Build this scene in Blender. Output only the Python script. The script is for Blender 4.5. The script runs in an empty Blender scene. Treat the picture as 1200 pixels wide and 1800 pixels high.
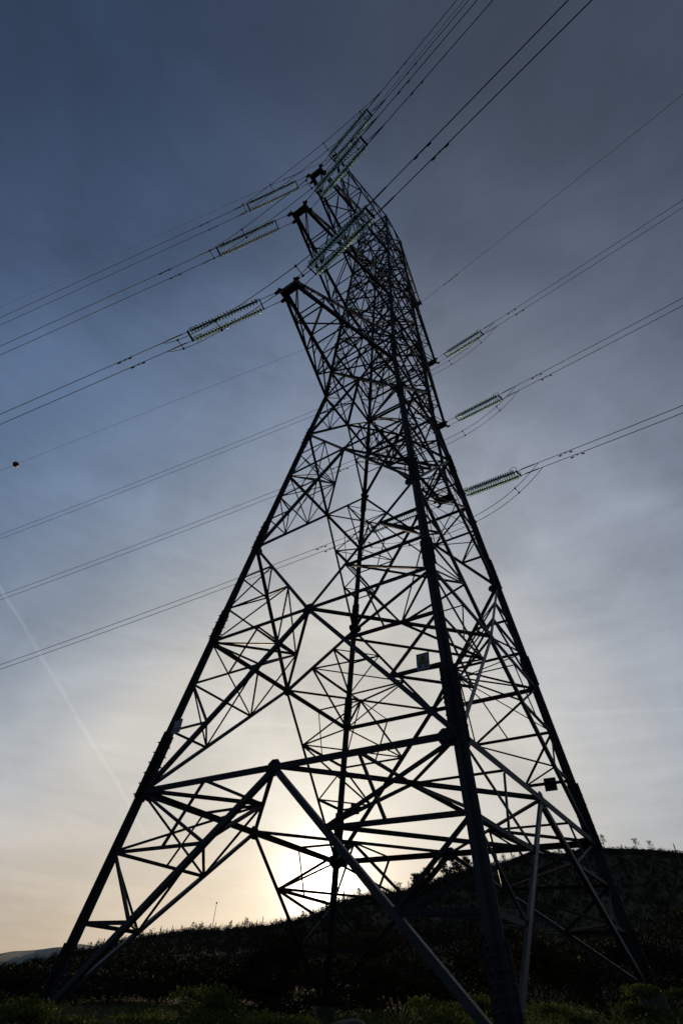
import bpy, math, random
import numpy as np
from mathutils import Vector, Matrix, Quaternion
random.seed(7); rng = np.random.default_rng(11)
scene = bpy.context.scene
R = math.radians

# ---------------------------------------------------------------- camera
CAM = Vector((9.3227, -15.3302, 1.0))
cr = Vector((0.82637227, 0.5604801, 0.05450631)); cu = Vector((0.35634185, -0.59541689, 0.7200689)); cf = Vector((-0.43603826, 0.57562209, 0.69175852))
cr.normalize(); cf.normalize(); cu = cr.cross(cf)
cam_d = bpy.data.cameras.new('camera'); cam = bpy.data.objects.new('camera', cam_d); scene.collection.objects.link(cam)
M = Matrix((cr, cu, -cf)).transposed().to_4x4(); M.translation = CAM; cam.matrix_world = M
cam_d.sensor_fit = 'VERTICAL'; cam_d.sensor_height = 36.0; cam_d.sensor_width = 24.0
cam_d.lens = 36.0 * 909.27 / 1800.0
cam_d.clip_start = 0.05; cam_d.clip_end = 20000
scene.camera = cam
scene.render.resolution_x = 682; scene.render.resolution_y = 1024

# ---------------------------------------------------------------- light
SUN_AZ, SUN_EL = R(126.2), R(8.4)
sdir = Vector((math.cos(SUN_AZ)*math.cos(SUN_EL), math.sin(SUN_AZ)*math.cos(SUN_EL), math.sin(SUN_EL)))
sl = bpy.data.lights.new('sun', 'SUN'); sl.energy = 2.4; sl.angle = R(0.5); sl.color = (1.0, 0.72, 0.45)
so = bpy.data.objects.new('sun', sl); scene.collection.objects.link(so)
so.rotation_euler = sdir.to_track_quat('Z', 'Y').to_euler(); so.location = (0, 0, 90)
scene.view_settings.view_transform = 'Standard'; scene.view_settings.look = 'None'
scene.view_settings.exposure = 0.0; scene.view_settings.gamma = 1.0

def pixdir(px, py):
    """direction in the sky that the picture point (1200 x 1800) looks at"""
    d = cf*909.27 + cr*(px-600) - cu*(py-900)
    return d.normalized()

class NB:
    def __init__(s, nt): s.nt = nt; s.n = nt.nodes; s.l = nt.links
    def node(s, t, **k):
        n = s.n.new(t)
        for a, b in k.items(): setattr(n, a, b)
        return n
    def put(s, sock, v):
        if isinstance(v, bpy.types.NodeSocket): s.l.new(v, sock)
        elif v is not None: sock.default_value = v
    def m(s, op, a, b=None, c=None, clamp=False):
        n = s.node('ShaderNodeMath', operation=op); n.use_clamp = clamp
        s.put(n.inputs[0], a); s.put(n.inputs[1], b); s.put(n.inputs[2], c)
        return n.outputs[0]
    def v(s, op, a, b=None):
        n = s.node('ShaderNodeVectorMath', operation=op)
        s.put(n.inputs[0], a); s.put(n.inputs[1], b)
        return n.outputs['Value'] if op in ('DOT_PRODUCT', 'LENGTH') else n.outputs[0]
    def ramp(s, f, pts, interp='LINEAR'):
        n = s.node('ShaderNodeValToRGB'); n.color_ramp.interpolation = interp
        e = n.color_ramp.elements
        while len(e) < len(pts): e.new(0.5)
        for i, (p, c) in enumerate(pts):
            e[i].position = p; e[i].color = (*c, 1)
        s.put(n.inputs[0], f); return n.outputs[0]
    def mix(s, f, a, b, bt='MIX'):
        n = s.node('ShaderNodeMix', data_type='RGBA', blend_type=bt)
        s.put(n.inputs[0], f); s.put(n.inputs[6], a); s.put(n.inputs[7], b)
        return n.outputs[2]
    def noise(s, vec, scale, detail=4, rough=0.5, dist=0.0):
        n = s.node('ShaderNodeTexNoise'); s.put(n.inputs['Vector'], vec)
        n.inputs['Scale'].default_value = scale; n.inputs['Detail'].default_value = detail
        n.inputs['Roughness'].default_value = rough; n.inputs['Distortion'].default_value = dist
        return n.outputs[0]
    def mapping(s, vec, scale=(1, 1, 1), rot=(0, 0, 0)):
        n = s.node('ShaderNodeMapping'); s.put(n.inputs[0], vec)
        n.inputs['Scale'].default_value = scale; n.inputs['Rotation'].default_value = rot
        return n.outputs[0]

def lin(r, g, b):
    f = lambda c: (c/255/12.92) if c/255 <= 0.04045 else ((c/255+0.055)/1.055)**2.4
    return (f(r), f(g), f(b))

world = bpy.data.worlds.new('World'); scene.world = world; world.use_nodes = True
nt = world.node_tree; nt.nodes.clear(); w = NB(nt)
tc = w.node('ShaderNodeTexCoord').outputs['Generated']
D = w.v('NORMALIZE', tc)
sx = w.node('ShaderNodeSeparateXYZ'); w.put(sx.inputs[0], D); dz = sx.outputs[2]
sky = w.node('ShaderNodeTexSky', sky_type='NISHITA'); sky.sun_disc = False
sky.sun_elevation = SUN_EL; sky.sun_rotation = R(90) - SUN_AZ
sky.air_density = 1.0; sky.dust_density = 2.2; sky.ozone_density = 1.6; sky.altitude = 300
skyc = w.mix(1.0, sky.outputs[0], (0.05, 0.05, 0.05, 1), 'MULTIPLY')
el = w.m('ARCSINE', dz)                                            # elevation, radians
eln = w.m('DIVIDE', el, math.pi/2, clamp=True)
cosg = w.v('DOT_PRODUCT', D, tuple(sdir)); gam = w.m('ARCCOSINE', w.m('MINIMUM', cosg, 0.99999))
# thin high overcast lit by the low sun: brightness of the veil over elevation
gn = w.m('DIVIDE', gam, math.pi/2, clamp=True)
veil = w.ramp(gn, [(0.0, lin(212, 206, 194)), (0.25, lin(200, 197, 191)), (0.32, lin(182, 184, 186)), (0.41, lin(159, 165, 175)), (0.50, lin(142, 150, 165)),
                   (0.58, lin(125, 134, 151)), (0.72, lin(90, 100, 119)), (0.87, lin(67, 76, 93)), (1.0, lin(54, 63, 79))], 'EASE')
low = w.m('SUBTRACT', 1.0, w.m('DIVIDE', el, R(12.0), clamp=True), clamp=True)
west = w.m('SUBTRACT', 1.0, w.m('MULTIPLY_ADD', gn, 2.2, -0.9, clamp=True), clamp=True)      # the warm band fades away from the sun
low = w.m('MULTIPLY', low, west)
veil = w.mix(w.m('MULTIPLY', low, 0.75), veil, (*lin(214, 186, 152), 1))
# clearer, bluer air to the left of the tower
blu = w.m('MULTIPLY_ADD', w.v('DOT_PRODUCT', D, tuple(pixdir(-350, 250))), 3.2, -1.95, clamp=True)
veil = w.mix(blu, veil, (0.50, 0.67, 0.87, 1), 'MULTIPLY')
# cirrus structure on a flat cloud layer
zz = w.m('ADD', w.m('MAXIMUM', dz, 0.0), 0.12)
cb = w.node('ShaderNodeCombineXYZ'); w.put(cb.inputs[0], w.m('DIVIDE', sx.outputs[0], zz)); w.put(cb.inputs[1], w.m('DIVIDE', sx.outputs[1], zz))
lay = cb.outputs[0]
n1 = w.noise(w.mapping(D, (3.2, 3.2, 5.0), (0.3, R(12), 0)), 1.0, 7, 0.58, 0.5)
n2 = w.noise(w.mapping(lay, (1.0, 0.3, 1), (0, 0, R(-58))), 1.7, 6, 0.55, 0.4)
n3 = w.noise(D, 1.7, 3, 0.5, 0.3)
cl = w.m('ADD', w.m('ADD', w.m('MULTIPLY', n1, 0.70), w.m('MULTIPLY', n2, 0.10)), w.m('MULTIPLY', n3, 0.40))
cl = w.m('MULTIPLY_ADD', cl, 3.0, -1.3, clamp=True)
cover = w.m('MULTIPLY_ADD', cl, 0.15, 0.80)
c1 = w.mix(cover, skyc, veil)
n4 = w.noise(w.mapping(D, (3.0, 3.0, 30.0), (0, R(4), 0)), 1.6, 6, 0.62, 0.8)
soft = w.m('MULTIPLY_ADD', low, 0.5, 0.5)
shade = w.m('ADD', w.m('MULTIPLY_ADD', cl, 0.36, 0.85), w.m('MULTIPLY', w.m('SUBTRACT', n4, 0.5), w.m('MULTIPLY', soft, 0.42)))
shn = w.node('ShaderNodeVectorMath', operation='SCALE'); w.put(shn.inputs[0], c1); w.put(shn.inputs['Scale'], shade); c1 = shn.outputs[0]
# brightening round the sun
g1 = w.m('EXPONENT', w.m('DIVIDE', w.m('MULTIPLY', gam, -1), R(1.25)))
g2 = w.m('EXPONENT', w.m('DIVIDE', w.m('MULTIPLY', gam, -1), R(8.0)))
g3 = w.m('EXPONENT', w.m('DIVIDE', w.m('MULTIPLY', gam, -1), R(26.0)))
glow = w.v('ADD', w.v('SCALE', (3.4, 2.9, 2.3)), (0, 0, 0))
def scaled(col, f):
    n = w.node('ShaderNodeVectorMath', operation='SCALE'); n.inputs[0].default_value = col; w.put(n.inputs['Scale'], f); return n.outputs[0]
glow = w.v('ADD', w.v('ADD', scaled((10.0, 9.2, 7.8), g1), scaled((0.28, 0.26, 0.225), g2)), scaled((0.06, 0.055, 0.05), g3))
c2 = w.v('ADD', c1, glow)
# two contrails: thin great-circle arcs
def arc(pa, pb, pc, width, s0, s1, strength, blur):
    a, b = pixdir(*pa), pixdir(*pb)
    n = a.cross(b).normalized(); mid = ((a+b)/2).normalized(); half = a.angle(b)/2
    nz = w.noise(D, 9.0, 3, 0.5)
    off = w.m('ADD', w.v('DOT_PRODUCT', D, tuple(n)), w.m('MULTIPLY_ADD', nz, 0.012, -0.006))
    across = w.m('EXPONENT', w.m('MULTIPLY', w.m('POWER', w.m('DIVIDE', w.m('ABSOLUTE', off), width), 2.0), -1.0))
    t = w.m('DIVIDE', w.m('ARCCOSINE', w.m('MINIMUM', w.v('DOT_PRODUCT', D, tuple(mid)), 0.99999)), half)
    along = w.m('MULTIPLY', w.m('SUBTRACT', 1.0, w.m('POWER', w.m('MINIMUM', t, 1.0), blur)), w.m('MULTIPLY_ADD', w.noise(D, 14.0, 4, 0.6), 1.3, 0.0))
    return w.m('MULTIPLY', w.m('MULTIPLY', across, along), strength)
k1 = arc((-60, 925), (285, 1515), None, 0.0024, 0, 1, 0.075, 6.0)
k2 = arc((840, 1262), (1330, 1240), None, 0.0035, 0, 1, 0.05, 2.0)
k3 = arc((250, 1262), (620, 1282), None, 0.003, 0, 1, 0.06, 2.0)
kk = w.m('ADD', w.m('ADD', k1, k2), k3)
c3 = w.v('ADD', c2, scaled((1.0, 0.95, 0.9), kk))
# below the horizon: dim ground light
below = w.m('MULTIPLY_ADD', dz, -30.0, -0.3, clamp=True)
c4 = w.mix(below, c3, (0.03, 0.03, 0.025, 1))
bg = w.node('ShaderNodeBackground'); w.put(bg.inputs[0], c4); bg.inputs[1].default_value = 1.0
out = w.node('ShaderNodeOutputWorld'); w.l.new(bg.outputs[0], out.inputs[0])

# ---------------------------------------------------------------- helpers
def tag(o, label=None, cat=None, group=None, kind=None):
    if label: o['label'] = label
    if cat: o['category'] = cat
    if group: o['group'] = group
    if kind: o['kind'] = kind
    return o
def empty(name, loc, label, cat, group=None):
    o = bpy.data.objects.new(name, None); scene.collection.objects.link(o); o.location = loc
    o.empty_display_size = 0.3
    return tag(o, label, cat, group)
def link(name, me, mat=None, parent=None, loc=None):
    o = bpy.data.objects.new(name, me); scene.collection.objects.link(o)
    if mat is not None and not me.materials: me.materials.append(mat)
    if parent is not None:
        o.parent = parent
        if loc is None: o.location = -root_loc(parent)
    if loc is not None: o.location = loc
    return o
def root_loc(p):
    v = Vector((0, 0, 0))
    while p is not None: v = v + Vector(p.location); p = p.parent
    return v
class MB:
    def __init__(s): s.v = []; s.f = []; s.sm = []
    def add(s, vs, fs, smooth=False):
        b = len(s.v); s.v += [tuple(v) for v in vs]; s.f += [tuple(i+b for i in f) for f in fs]; s.sm += [smooth]*len(fs)
    def box(s, c, ax, ay, az):
        c, ax, ay, az = Vector(c), Vector(ax), Vector(ay), Vector(az)
        vs = [c+ax*i+ay*j+az*k for i in (-1, 1) for j in (-1, 1) for k in (-1, 1)]
        s.add(vs, [(0, 1, 3, 2), (4, 6, 7, 5), (0, 4, 5, 1), (2, 3, 7, 6), (0, 2, 6, 4), (1, 5, 7, 3)])
    def angle(s, A, B, out_dir, w1, th, flip=1, w2=None, off=0.35):
        """steel angle section from A to B, heel towards out_dir"""
        A, B = Vector(A), Vector(B); t = (B-A).normalized(); w2 = w2 or w1
        o = Vector(out_dir); o = (o - t*o.dot(t)).normalized(); q = t.cross(o)*flip
        e1 = (-o+q).normalized(); e2 = (-o-q).normalized()
        heel = o*(w1*off)
        pr = [heel, heel+e1*w1, heel+e1*w1+e2*th, heel+e1*th+e2*th, heel+e2*w2+e1*th, heel+e2*w2]
        vs = [A+p for p in pr]+[B+p for p in pr]
        fs = [(i, (i+1) % 6, (i+1) % 6+6, i+6) for i in range(6)]
        fs += [(5, 4, 3, 0), (3, 2, 1, 0), (6, 9, 10, 11), (6, 7, 8, 9)]
        s.add(vs, fs)
    def flat_angle(s, A, B, n, w1, th, side=1):
        """angle section lying against a face with normal n: one flange in the face, one standing off inwards"""
        A, B = Vector(A), Vector(B); t = (B-A).normalized(); n = Vector(n); n = (n-t*n.dot(t)).normalized(); q = t.cross(n)*side
        pr = [q*(-w1/2), q*(w1/2), q*(w1/2)-n*th, q*(-w1/2+th)-n*th, q*(-w1/2+th)-n*w1*0.9, q*(-w1/2)-n*w1*0.9]
        vs = [A+p for p in pr]+[B+p for p in pr]
        fs = [(i, (i+1) % 6, (i+1) % 6+6, i+6) for i in range(6)]
        fs += [(5, 4, 3, 0), (3, 2, 1, 0), (6, 9, 10, 11), (6, 7, 8, 9)]
        s.add(vs, fs)
    def tube(s, pts, r, n=6, closed_ends=True, radii=None):
        pts = [Vector(p) for p in pts]; base = len(s.v); prev = None
        for i, p in enumerate(pts):
            t = (pts[min(i+1, len(pts)-1)]-pts[max(i-1, 0)]).normalized()
            if prev is None:
                a = Vector((0, 0, 1)) if abs(t.z) < 0.9 else Vector((1, 0, 0)); x = t.cross(a).normalized()
            else: x = (prev-t*prev.dot(t)).normalized()
            prev = x; y = t.cross(x); rr = radii[i] if radii else r
            for k in range(n):
                a = 2*math.pi*k/n; s.v.append(tuple(p+x*(rr*math.cos(a))+y*(rr*math.sin(a))))
        for i in range(len(pts)-1):
            for k in range(n):
                a = base+i*n+k; b = base+i*n+(k+1) % n
                s.f.append((a, b, b+n, a+n)); s.sm.append(n > 5)
        if closed_ends:
            s.f.append(tuple(base+k for k in range(n))[::-1]); s.sm.append(False)
            s.f.append(tuple(base+(len(pts)-1)*n+k for k in range(n))); s.sm.append(False)
    def lathe(s, prof, o, ax, n=12):
        o = Vector(o); ax = Vector(ax).normalized()
        a = Vector((0, 0, 1)) if abs(ax.z) < 0.9 else Vector((1, 0, 0)); x = ax.cross(a).normalized(); y = ax.cross(x)
        base = len(s.v)
        for (h, r) in prof:
            for k in range(n):
                t = 2*math.pi*k/n; s.v.append(tuple(o+ax*h+x*(r*math.cos(t))+y*(r*math.sin(t))))
        for i in range(len(prof)-1):
            for k in range(n):
                a_ = base+i*n+k; b_ = base+i*n+(k+1) % n
                s.f.append((a_, b_, b_+n, a_+n)); s.sm.append(True)
    def poly(s, pts, n, th):
        n = Vector(n).normalized(); k = len(pts)
        vs = [Vector(p)+n*th/2 for p in pts]+[Vector(p)-n*th/2 for p in pts]
        fs = [tuple(range(k)), tuple(range(2*k-1, k-1, -1))]+[(i, i+k, (i+1) % k+k, (i+1) % k) for i in range(k)]
        s.add(vs, fs)
    def mesh(s, name):
        me = bpy.data.meshes.new(name); me.from_pydata(s.v, [], s.f)
        me.polygons.foreach_set('use_smooth', s.sm); me.update(); return me
    def build(s, name, mat, parent=None, loc=None):
        return link(name, s.mesh(name), mat, parent, loc)

# ---------------------------------------------------------------- materials
def mat(name):
    m = bpy.data.materials.new(name); m.use_nodes = True; n = NB(m.node_tree); b = m.node_tree.nodes['Principled BSDF']
    return m, n, b
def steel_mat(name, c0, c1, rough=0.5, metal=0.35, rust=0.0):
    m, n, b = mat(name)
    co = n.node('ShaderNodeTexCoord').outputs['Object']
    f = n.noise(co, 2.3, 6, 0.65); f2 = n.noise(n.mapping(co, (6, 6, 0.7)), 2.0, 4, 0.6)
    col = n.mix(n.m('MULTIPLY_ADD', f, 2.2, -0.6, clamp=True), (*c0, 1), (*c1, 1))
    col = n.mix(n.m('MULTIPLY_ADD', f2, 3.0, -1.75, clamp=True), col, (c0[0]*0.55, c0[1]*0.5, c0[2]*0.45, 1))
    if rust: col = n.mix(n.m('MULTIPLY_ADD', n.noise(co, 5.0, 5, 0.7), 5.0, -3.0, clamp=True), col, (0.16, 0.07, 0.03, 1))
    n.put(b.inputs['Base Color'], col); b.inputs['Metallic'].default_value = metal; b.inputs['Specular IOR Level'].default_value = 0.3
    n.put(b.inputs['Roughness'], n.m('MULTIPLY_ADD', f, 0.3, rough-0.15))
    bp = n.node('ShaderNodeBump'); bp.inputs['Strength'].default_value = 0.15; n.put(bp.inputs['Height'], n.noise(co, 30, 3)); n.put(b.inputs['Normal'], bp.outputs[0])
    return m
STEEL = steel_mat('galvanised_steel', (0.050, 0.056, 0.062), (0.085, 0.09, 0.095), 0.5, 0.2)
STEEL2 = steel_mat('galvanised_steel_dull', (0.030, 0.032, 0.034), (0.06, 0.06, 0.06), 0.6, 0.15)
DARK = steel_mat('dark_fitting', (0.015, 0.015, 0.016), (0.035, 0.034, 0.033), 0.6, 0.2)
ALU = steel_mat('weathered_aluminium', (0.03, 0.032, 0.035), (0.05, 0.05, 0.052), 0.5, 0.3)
GLASS, n_, b_ = mat('toughened_glass')
b_.inputs['Base Color'].default_value = (0.72, 0.94, 0.92, 1); b_.inputs['Roughness'].default_value = 0.12
b_.inputs['Transmission Weight'].default_value = 0.85; b_.inputs['IOR'].default_value = 1.5
tr_ = n_.node('ShaderNodeBsdfTranslucent'); tr_.inputs[0].default_value = (0.74, 0.92, 0.89, 1)
mx_ = n_.node('ShaderNodeMixShader'); mx_.inputs[0].default_value = 0.32; n_.l.new(b_.outputs[0], mx_.inputs[1]); n_.l.new(tr_.outputs[0], mx_.inputs[2]); n_.l.new(mx_.outputs[0], GLASS.node_tree.nodes['Material Output'].inputs[0])
CONC, n_, b_ = mat('concrete'); co = n_.node('ShaderNodeTexCoord').outputs['Object']
n_.put(b_.inputs['Base Color'], n_.mix(n_.noise(co, 6, 8, 0.7), (0.05, 0.048, 0.042, 1), (0.13, 0.12, 0.11, 1))); b_.inputs['Roughness'].default_value = 0.9
BALL, n_, b_ = mat('marker_red'); b_.inputs['Base Color'].default_value = (0.30, 0.05, 0.03, 1); b_.inputs['Roughness'].default_value = 0.45
SIGN, n_, b_ = mat('sign_enamel'); b_.inputs['Base Color'].default_value = (0.42, 0.46, 0.48, 1); b_.inputs['Roughness'].default_value = 0.35
YEL, n_, b_ = mat('sign_yellow'); b_.inputs['Base Color'].default_value = (0.30, 0.21, 0.03, 1); b_.inputs['Roughness'].default_value = 0.4
BLK, n_, b_ = mat('sign_black'); b_.inputs['Base Color'].default_value = (0.02, 0.02, 0.02, 1); b_.inputs['Roughness'].default_value = 0.5
BLU, n_, b_ = mat('sign_blue'); b_.inputs['Base Color'].default_value = (0.03, 0.07, 0.35, 1)
ROCK, n_, b_ = mat('lichen_rock'); co = n_.node('ShaderNodeTexCoord').outputs['Object']
n_.put(b_.inputs['Base Color'], n_.mix(n_.noise(co, 3, 9, 0.7), (0.03, 0.028, 0.024, 1), (0.08, 0.075, 0.065, 1))); b_.inputs['Roughness'].default_value = 0.95
bp = n_.node('ShaderNodeBump'); bp.inputs['Strength'].default_value = 0.8; n_.put(bp.inputs['Height'], n_.noise(co, 9, 8, 0.7)); n_.put(b_.inputs['Normal'], bp.outputs[0])
def leaf_mat(name, c0, c1, c2, scale=0.8, trans=0.35):
    m, n, b = mat(name); co = n.node('ShaderNodeNewGeometry').outputs['Position']
    col = n.ramp(n.noise(co, scale, 5, 0.7), [(0.3, c0), (0.5, c1), (0.72, c2)])
    n.put(b.inputs['Base Color'], col); b.inputs['Roughness'].default_value = 0.9; b.inputs['Specular IOR Level'].default_value = 0.08
    tr = n.node('ShaderNodeBsdfTranslucent'); n.put(tr.inputs[0], col)
    mx = n.node('ShaderNodeMixShader'); mx.inputs[0].default_value = trans
    n.l.new(b.outputs[0], mx.inputs[1]); n.l.new(tr.outputs[0], mx.inputs[2])
    n.l.new(mx.outputs[0], m.node_tree.nodes['Material Output'].inputs[0]); return m
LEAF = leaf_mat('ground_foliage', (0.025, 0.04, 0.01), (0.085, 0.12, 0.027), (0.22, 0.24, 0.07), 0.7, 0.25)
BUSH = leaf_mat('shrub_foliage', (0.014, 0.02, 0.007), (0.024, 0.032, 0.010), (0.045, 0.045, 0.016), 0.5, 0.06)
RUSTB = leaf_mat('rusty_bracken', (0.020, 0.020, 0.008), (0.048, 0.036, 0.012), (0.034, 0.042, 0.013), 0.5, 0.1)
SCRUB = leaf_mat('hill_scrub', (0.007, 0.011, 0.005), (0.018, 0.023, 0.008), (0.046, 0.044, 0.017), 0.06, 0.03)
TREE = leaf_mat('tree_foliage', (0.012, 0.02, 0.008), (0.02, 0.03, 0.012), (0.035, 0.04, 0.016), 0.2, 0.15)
BARK, n_, b_ = mat('bark'); b_.inputs['Roughness'].default_value = 0.95; co = n_.node('ShaderNodeTexCoord').outputs['Object']
n_.put(b_.inputs['Base Color'], n_.mix(n_.noise(co, 4, 6, 0.7), (0.06, 0.045, 0.035, 1), (0.14, 0.11, 0.09, 1)))

# ---------------------------------------------------------------- terrain
AZK = [(60, 2.0, 500), (80, 7.0, 480), (92, 10.4, 470), (95.3, 10.75, 470), (97, 11.0, 470), (99.5, 11.2, 470), (102, 11.35, 470), (105, 11.0, 450), (107, 10.95, 430), (109, 10.5, 410), (112, 9.9, 360),
       (115, 9.2, 320), (117.4, 8.25, 300), (120, 7.8, 300), (124.5, 7.05, 320), (126, 6.25, 330), (128, 5.45, 340), (131, 4.9, 360), (134.2, 4.35, 380), (137, 4.15, 380), (140, 3.6, 360), (142, 3.1, 330), (144.3, 2.35, 300),
       (147, 1.5, 270), (150.4, 0.65, 240), (155, 0.3, 230), (175, 0.6, 300), (230, 1.0, 500), (320, 1.0, 500), (420, 2.0, 500)]
def ridge(azd):
    if azd < 60: azd += 360
    a = np.array(AZK); return np.interp(azd, a[:, 0], a[:, 1]), np.interp(azd, a[:, 0], a[:, 2])
def vnoise(x, y, s, seed=0):
    v = 0; am = 1
    for k in range(4):
        a = 1.7*k+seed
        v += am*(math.sin(x/s*1.3+a+1.7*math.sin(y/s*0.7+a))*math.sin(y/s*1.1-a*0.6+1.3*math.sin(x/s*0.9-a))); am *= 0.5; s *= 0.47
    return v
def ground_z(x, y):
    dx, dy = x-CAM.x, y-CAM.y; r = math.hypot(dx, dy); azd = math.degrees(math.atan2(dy, dx)) % 360
    E, Dr = ridge(azd)
    near = 0.50 + 0.034*x + 0.055*y + 0.07*vnoise(x, y, 5)
    if r < 9: near -= 0.25*(1-r/9)**0.7
    tE = math.tan(R(E))
    z0 = 1.0-0.012*r+0.1                                     # sight line of the near ground
    s = min(1.0, max(0.0, (r-26)/(Dr-26)))
    te = 0.0 + (tE-0.0)*(s**0.62)
    if r <= Dr: far = 1.0 + r*te - 0.3 + (vnoise(x, y, 45, 2)*2.2*min(1, (r-26)/120)*(1-s)*1.0 if r > 26 else 0)
    else: far = 1.0 + Dr*tE - 0.3 - (r-Dr)*0.22
    if r > 1.6*Dr: far = 1.0+Dr*tE-0.3-0.6*Dr*0.22 - (r-1.6*Dr)*0.02
    b = min(1.0, max(0.0, (r-24)/30)); b = b*b*(3-2*b)
    if r > Dr*0.8: far += vnoise(x, y, 14, 5)*0.35
    return near*(1-b)+far*b
def polar_mesh(name, radii, azs, zf):
    vs = []; fs = []
    for r in radii:
        for a in azs:
            x, y = CAM.x+r*math.cos(a), CAM.y+r*math.sin(a); vs.append((x, y, zf(x, y)))
    n = len(azs)
    for i in range(len(radii)-1):
        for k in range(n):
            fs.append((i*n+k, i*n+(k+1) % n, (i+1)*n+(k+1) % n, (i+1)*n+k))
    vs.append((CAM.x, CAM.y, zf(CAM.x, CAM.y))); c = len(vs)-1
    for k in range(n): fs.append((c, (k+1) % n, k))
    me = bpy.data.meshes.new(name); me.from_pydata(vs, [], [f[::-1] for f in fs]); me.polygons.foreach_set('use_smooth', [True]*len(fs)); me.update()
    return me
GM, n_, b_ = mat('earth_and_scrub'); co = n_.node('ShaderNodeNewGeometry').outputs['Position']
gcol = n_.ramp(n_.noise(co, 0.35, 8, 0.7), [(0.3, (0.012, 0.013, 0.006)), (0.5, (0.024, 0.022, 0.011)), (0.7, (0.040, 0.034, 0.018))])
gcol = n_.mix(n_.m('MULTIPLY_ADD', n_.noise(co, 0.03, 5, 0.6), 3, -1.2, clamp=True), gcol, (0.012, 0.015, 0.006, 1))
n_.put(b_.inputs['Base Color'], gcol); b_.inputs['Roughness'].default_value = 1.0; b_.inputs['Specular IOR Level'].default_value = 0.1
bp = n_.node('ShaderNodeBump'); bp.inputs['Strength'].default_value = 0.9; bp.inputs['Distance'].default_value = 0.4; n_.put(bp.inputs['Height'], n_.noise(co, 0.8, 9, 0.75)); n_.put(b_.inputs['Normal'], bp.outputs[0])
azs = []
a = 0.0
while a < 360:
    azs.append(R(a)); a += 0.35 if 85 < a < 160 else 3.0
radii = [1.5*1.075**i for i in range(85)]
radii = [r for r in radii if r < 150]+[150*1.025**i for i in range(58)]+[700, 820, 1000, 1500, 2500, 4000, 7000, 12500]
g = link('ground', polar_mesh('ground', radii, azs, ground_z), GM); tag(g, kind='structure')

# far blue hill
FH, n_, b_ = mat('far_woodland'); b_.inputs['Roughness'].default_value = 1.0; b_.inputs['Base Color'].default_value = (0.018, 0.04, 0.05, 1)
vs = []; fs = []; NA = 120
def farz(azd):
    e = np.interp(azd, [110, 125, 135, 141, 144.3, 147.5, 151, 154, 158, 165, 185], [0.5, 1.5, 2.2, 2.6, 2.6, 2.25, 1.55, 1.3, 0.9, 0.5, 0.2])
    return math.tan(R(e))+0.0006*math.sin(azd*2.9)+0.0004*math.sin(azd*7.3)
for j, (rr, hk) in enumerate([(6000, -0.04), (7000, 0.25), (8000, 0.6), (9000, 1.0), (10500, 0.3), (12000, -0.3)]):
    for i in range(NA):
        azd = 112+70*i/(NA-1); rx = rr*(1+0.03*math.sin(i*0.8+j))
        vs.append((CAM.x+rx*math.cos(R(azd)), CAM.y+rx*math.sin(R(azd)), 9000*farz(azd)*hk+1-160*(hk < 0) + (0 if hk == 1.0 else 14*math.sin(i*1.1+j*2))))
for j in range(5):
    for i in range(NA-1): fs.append((j*NA+i, j*NA+i+1, (j+1)*NA+i+1, (j+1)*NA+i)[::-1])
me = bpy.data.meshes.new('distant_hill'); me.from_pydata(vs, [], fs); me.polygons.foreach_set('use_smooth', [True]*len(fs)); me.update()
# keep the ridge at its true bearing distance
tag(link('distant_hill', me, FH), kind='structure')

# ---------------------------------------------------------------- pylon geometry
def A_(z):
    if z <= 26.87: return 5-0.12388016*(z-5.25256)
    return 2.322+(1.40-2.322)*(z-26.87)/(55.8-26.87)
CS = {'L': (-1, -1), 'N': (1, -1), 'R': (1, 1), 'B': (-1, 1)}
FACES = [('L', 'N', (0, -1, 0)), ('N', 'R', (1, 0, 0)), ('R', 'B', (0, 1, 0)), ('B', 'L', (-1, 0, 0))]
def leg(c, z): s = CS[c]; a = A_(z); return Vector((s[0]*a, s[1]*a, z))
def mid(f, z): return (leg(f[0], z)+leg(f[1], z))/2
FOOT = {'L': 0.42, 'N': 0.55, 'R': 1.75, 'B': 0.95}
Z1, Z2, Z3, Z4, Z5, Z6 = 5.25, 10.27, 14.93, 19.67, 23.16, 26.87
py = empty('power_pylon', (0, 0, 0.6), 'tall steel lattice power pylon on four splayed legs with six crossarms', 'pylon')
cnt = {}
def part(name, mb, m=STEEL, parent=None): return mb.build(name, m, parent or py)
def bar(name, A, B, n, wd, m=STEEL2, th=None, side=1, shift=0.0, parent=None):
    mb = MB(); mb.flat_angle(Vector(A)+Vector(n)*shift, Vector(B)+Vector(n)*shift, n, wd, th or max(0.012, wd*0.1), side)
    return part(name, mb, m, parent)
thin = []      # redundants: (A, B, n, width)
def red(A, B, n, wd=0.085): thin.append((Vector(A), Vector(B), Vector(n), wd))

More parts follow.
